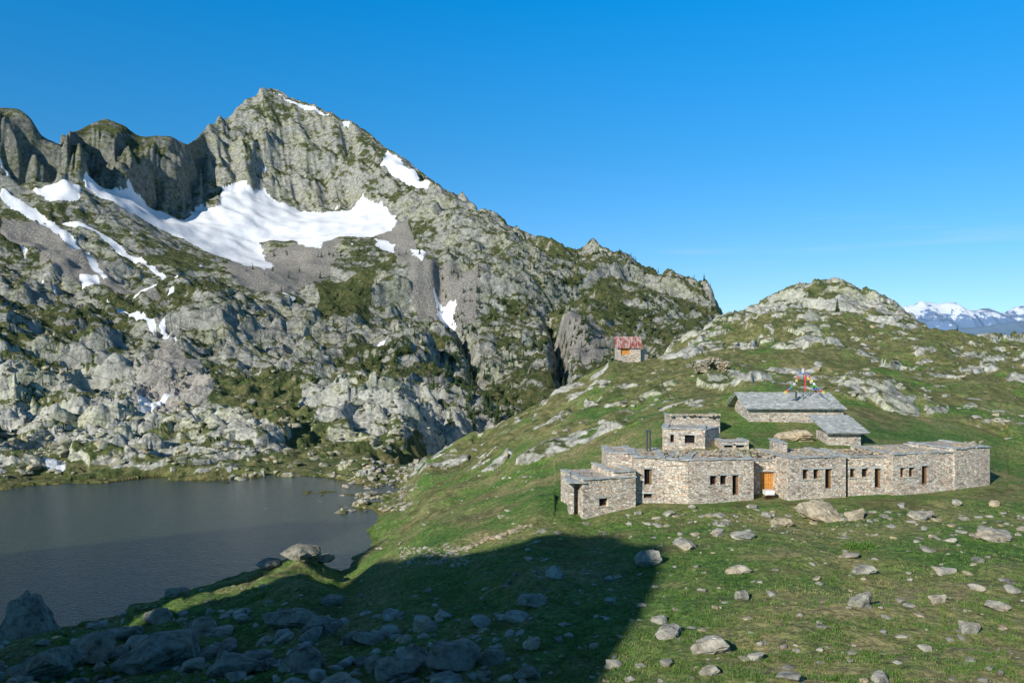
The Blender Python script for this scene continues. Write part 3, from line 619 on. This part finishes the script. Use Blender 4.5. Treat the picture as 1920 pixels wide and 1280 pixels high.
def slabroof(name,x0,x1,y0,z0,y1,z1,rows,parent=ref,mats=None):
    mb=MB(); Lr=math.hypot(y1-y0,z1-z0); tilt=math.atan2(z1-z0,y1-y0); rl=Lr/rows
    for r in range(rows):
        f_=(r+.5)/rows; y_=y0+(y1-y0)*f_; z_=z0+(z1-z0)*f_; x=x0+random.uniform(-.1,.05)
        while x<x1:
            w_=random.uniform(.5,1.15); w_=min(w_,x1-x+random.uniform(.05,.15))
            mb.box(TR(x+w_/2,y_,z_+.03+.02*random.random()+.012*r,random.uniform(-.03,.03),tilt-.05+random.uniform(-.02,.02)),(w_-.02,rl*1.25,.05),0,.02); x+=w_
    mb.box(TR((x0+x1)/2,(y0+y1)/2,(z0+z1)/2-.06,0,tilt),(x1-x0-.2,Lr-.1,.1),0)
    return mb.obj(name,mats or [SLATE],parent)
slabroof('upper_hut_roof',wx(1399,88),wx(1585,88),87.9,wz(767,88)+.03,92.6,wz(738,92.5),7)
slabroof('upper_hut_rear_roof',wx(1399,88),wx(1585,88),96.5,wz(767,88)-.3,92.7,wz(738,92.5),6)
mb=MB()
for xx_ in (wx(1404,88.5)+.02,wx(1582,88.5)-.02):
    mb.tri((xx_,88.5,wz(767,88.5)),(xx_,94,wz(767,88.5)),(xx_,92.3,wz(742,92.3)))
mb.obj('gables',[STONE],ref)
slabroof('annex_roof',wx(1548,78),wx(1628,78),77.8,wz(811,78),82.8,wz(780,82.8),8)
rr=RockSet()
for _ in range(520):
    px=random.uniform(1200,1840); d=random.uniform(70.6,75); z=wz(858,70)+.0
    if px>1600: z=wz(852,70.5)
    if px>1790: z=wz(840,71.8); d+=1.2
    s_=random.uniform(.1,.28); rr.add(wx(px,d),d,z+.08,s_,s_*.8,s_*.5)
for _ in range(120):
    px=random.uniform(1255,1350); d=random.uniform(84.6,86); s_=random.uniform(.12,.3); rr.add(wx(px,d),d,wz(780,85)+.1,s_,s_*.8,s_*.5)
rr.obj('roof_rubble',TAN,ref)
br=RockSet(); br.add(wx(1492,80),80.5,-9.7,2.9,1.6,1.0,True); br.obj('roof_boulder',TAN,ref)
mb=MB()
for px in (1213,1219): mb.cyl((wx(px,73.5),73.5,-10.9),(wx(px,73.5),73.5,wz(808,73.5)),.09,.09); mb.cyl((wx(px,73.5),73.5,wz(809,73.5)),(wx(px,73.5),73.5,wz(806,73.5)),.14,.14)
mb.cyl((wx(1501,88.6),90,-7.3),(wx(1501,88.6),90,wz(738,90)+.3),.12,.12)
mb.obj('chimney_pipes',[STEEL],ref)
mb=MB()
for px in (1070,1086,1110): mb.cyl((wx(px,69),69,wz(900,69)-.2),(wx(px,69),69,wz(884,69)),.03,.03,0,6)
mb.cyl((wx(1068,69),69,wz(886,69)),(wx(1112,69),69,wz(886,69)),.02,.02,0,6); mb.obj('railing',[STEEL],ref)
tb=empty('table_with_cloth'); mb=MB(); tx_,ty_=wx(1441,70.2),70.2; tg=max(gz(tx_,ty_),wz(936,70.2))
mb.box(TR(tx_,ty_,tg+.76),(.8,.7,.04),0)
n_=16
for i in range(n_):
    f0,f1=i/n_,(i+1)/n_
    per=[(-.42,-.37),(.42,-.37),(.42,.37),(-.42,.37),(-.42,-.37)]
    def pt(f):
        k=min(int(f*4),3); g=f*4-k; return (per[k][0]*(1-g)+per[k+1][0]*g, per[k][1]*(1-g)+per[k+1][1]*g)
    a=pt(f0); c=pt(f1); e=.03*math.sin(i*2.4); e2=.03*math.sin((i+1)*2.4)
    mb.quad((tx_+a[0]*(1+e),ty_+a[1]*(1+e),tg+.42),(tx_+c[0]*(1+e2),ty_+c[1]*(1+e2),tg+.42),(tx_+c[0],ty_+c[1],tg+.785),(tx_+a[0],ty_+a[1],tg+.785),0)
mb.quad((tx_-.42,ty_-.37,tg+.785),(tx_+.42,ty_-.37,tg+.785),(tx_+.42,ty_+.37,tg+.785),(tx_-.42,ty_+.37,tg+.785),0)
mb.obj('cloth',[CLOTH],tb); mb=MB()
for a in (-.33,.33):
    for c in (-.28,.28): mb.cyl((tx_+a,ty_+c,tg-.1),(tx_+a,ty_+c,tg+.74),.03,.03,0,6)
mb.box(TR(tx_,ty_,tg+.15),(.66,.5,.04),0); mb.obj('legs',[DARK],tb)
# prayer flags
pf=empty('prayer_flags'); mb=MB(); fx=wx(1506,90.5); top_=wz(688,90.5); bot=wz(741,90.5)
mb.cyl((fx,90.5,bot-.5),(fx,90.5,top_),.05,.035); mb.obj('pole',[STEEL],pf)
fm=[simple('flag_'+n,c) for n,c in (('blue',(.03,.13,.5)),('white',(.75,.75,.75)),('red',(.6,.05,.04)),('green',(.06,.36,.08)),('yellow',(.8,.6,.06)))]
mb=MB()
for (px,py,d) in ((1471,735,88.3),(1546,735,88.3),(1538,742,93.5)):
    a=Vector((fx,90.4,top_-.1)); c=Vector((wx(px,d),d,wz(py,d))); n_=9; pr=None; sg=1 if c.x>a.x else -1
    for i in range(n_+1):
        f_=i/n_; p=a.lerp(c,f_); p.z-=math.sin(f_*math.pi)*.45
        if pr is not None:
            mb.cyl(pr,p,.012,.012,1,4)
            if i>1:
                o1=Vector((sg*.25,random.uniform(-.06,.06),-.04)); dn=Vector((random.uniform(-.04,.04),-.04,-.27)); mb.quad(pr,pr+o1,pr+o1+dn,pr+dn,(i*2+int(px))%5)
        pr=p
mb.quad((fx,90.3,top_-.1),(fx-.3,90.2,top_-.12),(fx-.28,90.3,top_-.7),(fx,90.3,top_-.65),1)
mb.quad((fx+.05,90.25,top_-.9),(fx+.22,90.2,top_-1.0),(fx+.18,90.25,bot+.5),(fx+.05,90.25,bot+.4),2)
mb.obj('flags',fm,pf)
# small hut with rusty roof
hut=empty('stone_hut')
hh=hit(1180,679); dH=min(hh[1],151) if hh else 149
x0,x1=wx(1158,dH),wx(1201,dH); zb=wz(678,dH); zt=wz(652,dH); zr=wz(631,dH)
block('walls',1158,dH,1201,dH,652,680,4.2,[(1164,1181,653,665,'o')],hut,False)
RUST,nt,b=mat('rusty_sheet'); t=NT(nt); t.l(t.ramp(t.noise(1.2,6,.6,t.scalev((3,.6,.6))),[(.38,(.20,.05,.04)),(.5,(.33,.13,.10)),(.58,(.48,.42,.40)),(.7,(.27,.08,.06))]),b.inputs['Base Color'])
mb=MB(); yr=dH+2.1; ov=.35
for sgn in (0,1):
    nx=14
    for i in range(nx):
        a=x0-ov+(x1-x0+2*ov)*i/nx; c=a+(x1-x0+2*ov)/nx
        ye=dH-ov if sgn==0 else dH+4.2+ov
        mb.box(Matrix.Translation(((a+c)/2,(ye+yr)/2,(zt-.1+zr)/2+.05*(i%2)))@Matrix.Rotation(math.atan2(zr-zt+.1,yr-ye) if sgn==0 else math.atan2(zt-.1-zr,ye-yr),4,'X'),((c-a)*.99,math.hypot(yr-(dH-ov),zr-zt+.1),.05),0)
mb.obj('roof',[RUST],hut)
mb=MB()
for xx_ in (x0+.01,x1-.01): mb.tri((xx_,dH,zt),(xx_,dH+4.2,zt),(xx_,yr,zr-.12))
mb.obj('gables',[STONE],hut)
block('lean_to',1199,dH+.8,1215,dH+1.6,656,676,2.4,(),hut,True)
ru=empty('ruined_stone_shelter'); h=hit(1335,697); dR=h[1]+.5 if h else 125
q=RockSet()
for i in range(260):
    px=random.uniform(1303,1366); f_=abs(px-1338)/34
    topy=668+f_*12+ (6 if px<1312 else 0); py=random.uniform(topy,697)
    if 1328<px<1345 and py>677 and py>677+abs(px-1337)*.9: continue
    s_=random.uniform(.2,.45); d=dR+random.uniform(0,.6); q.add(wx(px,d),d,wz(py,d),s_,s_*.8,s_*.45)
for i in range(120):
    px=random.uniform(1306,1366); s_=random.uniform(.25,.5); d=dR+random.uniform(2,3); q.add(wx(px,d),d,wz(random.uniform(680,698),d),s_,s_*.8,s_*.5)
q.obj('dry_stone_walls',TAN,ru)
mb=MB()
for i in range(6):
    px=1318+i*7; mb.box(TR(wx(px,dR),dR+1.2,wz(674+abs(i-2.5)*2,dR),random.uniform(-.2,.2),random.uniform(-.1,.2),random.uniform(-.3,.3)),(.8,2.4,.1),0,.08)
mb.obj('roof_slabs',[SLATE],ru)
# ------------------------------------------------------------------ conifers
NEED,nt,b=mat('conifer_needles'); t=NT(nt); b.inputs['Roughness'].default_value=.8
t.l(t.ramp(t.noise(1.5,4,.6),[(.35,(.022,.042,.014)),(.6,(.06,.10,.03))]),b.inputs['Base Color'])
BARK=simple('bark',(.12,.09,.06))
def conifer(mb,x,y,z,h,dense=1):
    mb.cyl((x,y,z-.3),(x,y,z+h*.97),h*.022,h*.003,1,5)
    tiers=int(9*dense)+4
    for i in range(tiers):
        f_=i/tiers; r=h*.24*(1-f_)**.85*random.uniform(.75,1.15)+.05; zz=z+h*(.1+.88*f_); nb=random.randint(5,7)
        for k in range(nb):
            if random.random()<.12: continue
            a=2*math.pi*(k+random.random()*.7)/nb; rr_=r*random.uniform(.7,1.15); c,s_=math.cos(a),math.sin(a); w_=rr_*.38
            tip=(x+c*rr_,y+s_*rr_,zz-rr_*.35+random.uniform(-.05,.1)*h*.1)
            mb.tri((x,y,zz+h*.06),(x+c*rr_*.6-s_*w_,y+s_*rr_*.6+c*w_,zz-rr_*.12),tip,0); mb.tri((x,y,zz+h*.06),tip,(x+c*rr_*.6+s_*w_,y+s_*rr_*.6-c*w_,zz-rr_*.12),0)
mb=MB(); cnt=0
for _ in range(7000):
    if cnt>800: break
    px=random.uniform(460,1400); 
    if random.random()>sm(500,1150,px)*.9+.12: continue
    h=hit(px,random.uniform(470,800),200)
    if h is None or h[1]<230 or h[1]>1020: continue
    dn=perlin(np.array([h[0]/60]),np.array([h[1]/60]),5)[0]
    if dn<random.uniform(-.3,.4): continue
    conifer(mb,h[0],h[1],h[2],random.uniform(3,8),.6); cnt+=1
mb.obj('distant_pine_trees',[NEED,BARK])
for (px,py,hp) in ((1570,588,26),(1815,622,24),(1770,618,12),(1795,620,10)):
    h=hit(px,py,150)
    if h is None: continue
    mb=MB(); conifer(mb,h[0],h[1],h[2],hp/F*h[1],1.2); mb.obj('pine_tree',[NEED,BARK])
# ------------------------------------------------------------------ far ranges
def ridge(name,prof,d,depth,amp,snowline,cols):
    pr=np.array(prof,float); n=600; m_=110
    px=np.linspace(pr[0,0],pr[-1,0],n); top_=np.interp(px,pr[:,0],(640-pr[:,1])/F*d); V=np.linspace(-1,1,m_)[:,None]
    Xr=(px[None,:]-960)/F*d+0*V; Yr=d+V*depth+0*Xr; Hr=-700+(top_[None,:]+700)*(1-np.abs(V)**.9)
    for i,lam in enumerate([900,450,220,110]): Hr=Hr+(1-2.4*np.abs(perlin(Xr/lam,Yr/lam,300+i)))*lam*amp*(.35+np.abs(V))
    m,nt,b=mat(name+'_surface'); t=NT(nt); b.inputs['Roughness'].default_value=1
    sp=t.n('ShaderNodeSeparateXYZ'); t.l(t.pos.outputs['Position'],sp.inputs[0])
    e=t.m('ADD',sp.outputs['Z'],t.m('MULTIPLY',t.m('SUBTRACT',t.noise(.006,9,.75),.5),1900))
    t.l(t.mix(t.step(e,snowline-30,snowline+40),cols[0],cols[1]),b.inputs['Base Color'])  # bluish base colours paint in the aerial haze
    grid_object(name,Xr,Yr,Hr,{},m)
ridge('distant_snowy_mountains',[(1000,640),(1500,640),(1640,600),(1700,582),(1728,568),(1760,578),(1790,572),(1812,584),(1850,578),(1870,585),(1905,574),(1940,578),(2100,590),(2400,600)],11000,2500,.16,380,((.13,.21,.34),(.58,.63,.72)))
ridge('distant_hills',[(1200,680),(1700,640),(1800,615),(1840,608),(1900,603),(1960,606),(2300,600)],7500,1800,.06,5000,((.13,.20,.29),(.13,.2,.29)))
# ------------------------------------------------------------------ light
wld=bpy.data.worlds.new('World'); scene.world=wld; wld.use_nodes=True; nt=wld.node_tree; nt.nodes.clear()
o_=nt.nodes.new('ShaderNodeOutputWorld'); bg=nt.nodes.new('ShaderNodeBackground'); sk=nt.nodes.new('ShaderNodeTexSky'); sk.sky_type='NISHITA'; sk.sun_disc=False
sk.sun_elevation=SUN_EL; sk.sun_rotation=math.pi+SUN_AZ; sk.altitude=2000; sk.air_density=1.0; sk.dust_density=.6; sk.ozone_density=3.0
tc=nt.nodes.new('ShaderNodeTexCoord'); sx=nt.nodes.new('ShaderNodeSeparateXYZ'); nt.links.new(tc.outputs['Generated'],sx.inputs[0])
rp=nt.nodes.new('ShaderNodeValToRGB'); nt.links.new(sx.outputs['Z'],rp.inputs[0]); cr=rp.color_ramp
while len(cr.elements)<5: cr.elements.new(.5)
for e,(p,c) in zip(cr.elements,[(0,(.58,.80,1.0)),(.07,(.53,.80,1.02)),(.22,(.28,.97,1.25)),(.40,(.03,1.25,1.75)),(.62,(.55,.66,.66))]):
    e.position=p; e.color=(c[0]/2.2,c[1]/2.2,c[2]/2.2,1)
mu=nt.nodes.new('ShaderNodeVectorMath'); mu.operation='MULTIPLY'; nt.links.new(sk.outputs[0],mu.inputs[0]); nt.links.new(rp.outputs[0],mu.inputs[1])
ms=nt.nodes.new('ShaderNodeVectorMath'); ms.operation='SCALE'; ms.inputs['Scale'].default_value=2.2; nt.links.new(mu.outputs[0],ms.inputs[0])
# faint high cloud streaks low over the horizon
vm=nt.nodes.new('ShaderNodeVectorMath'); vm.operation='MULTIPLY'; vm.inputs[1].default_value=(2.2,2.2,34); nt.links.new(tc.outputs['Generated'],vm.inputs[0])
cn=nt.nodes.new('ShaderNodeTexNoise'); cn.inputs['Scale'].default_value=1.0; cn.inputs['Detail'].default_value=6; nt.links.new(vm.outputs[0],cn.inputs['Vector'])
c1=nt.nodes.new('ShaderNodeMapRange'); c1.interpolation_type='SMOOTHSTEP'; nt.links.new(cn.outputs[0],c1.inputs[0]); c1.inputs[1].default_value=.50; c1.inputs[2].default_value=.72
c2=nt.nodes.new('ShaderNodeValToRGB'); nt.links.new(sx.outputs['Z'],c2.inputs[0]); e2=c2.color_ramp.elements; e2[0].position=.07; e2[0].color=(0,0,0,1); e2[1].position=.125; e2[1].color=(.35,.35,.35,1); e3=e2.new(.17); e3.color=(0,0,0,1)
c3=nt.nodes.new('ShaderNodeMath'); c3.operation='MULTIPLY'; nt.links.new(c1.outputs[0],c3.inputs[0]); nt.links.new(c2.outputs[0],c3.inputs[1])
cm=nt.nodes.new('ShaderNodeMix'); cm.data_type='RGBA'; nt.links.new(c3.outputs[0],cm.inputs[0]); nt.links.new(ms.outputs[0],cm.inputs[6]); cm.inputs[7].default_value=(5.0,6.2,7.2,1)
nt.links.new(cm.outputs[2],bg.inputs[0]); bg.inputs[1].default_value=.12; nt.links.new(bg.outputs[0],o_.inputs[0])
tv=Vector((math.sin(SUN_AZ)*math.cos(SUN_EL),math.cos(SUN_AZ)*math.cos(SUN_EL),-math.sin(SUN_EL)))
sd=bpy.data.lights.new('sun','SUN'); sd.energy=5.0; sd.angle=math.radians(.5); sd.color=(1,.95,.85); so=bpy.data.objects.new('sun',sd); so.rotation_euler=tv.to_track_quat('-Z','Y').to_euler(); so.location=(-20,-40,60); scene.collection.objects.link(so)
cd=bpy.data.cameras.new('camera'); cd.sensor_width=36; cd.lens=F/1920*36; cd.clip_start=.1; cd.clip_end=30000; co=bpy.data.objects.new('camera',cd); co.location=(0,0,0); co.rotation_euler=(math.radians(90),0,0); scene.collection.objects.link(co); scene.camera=co
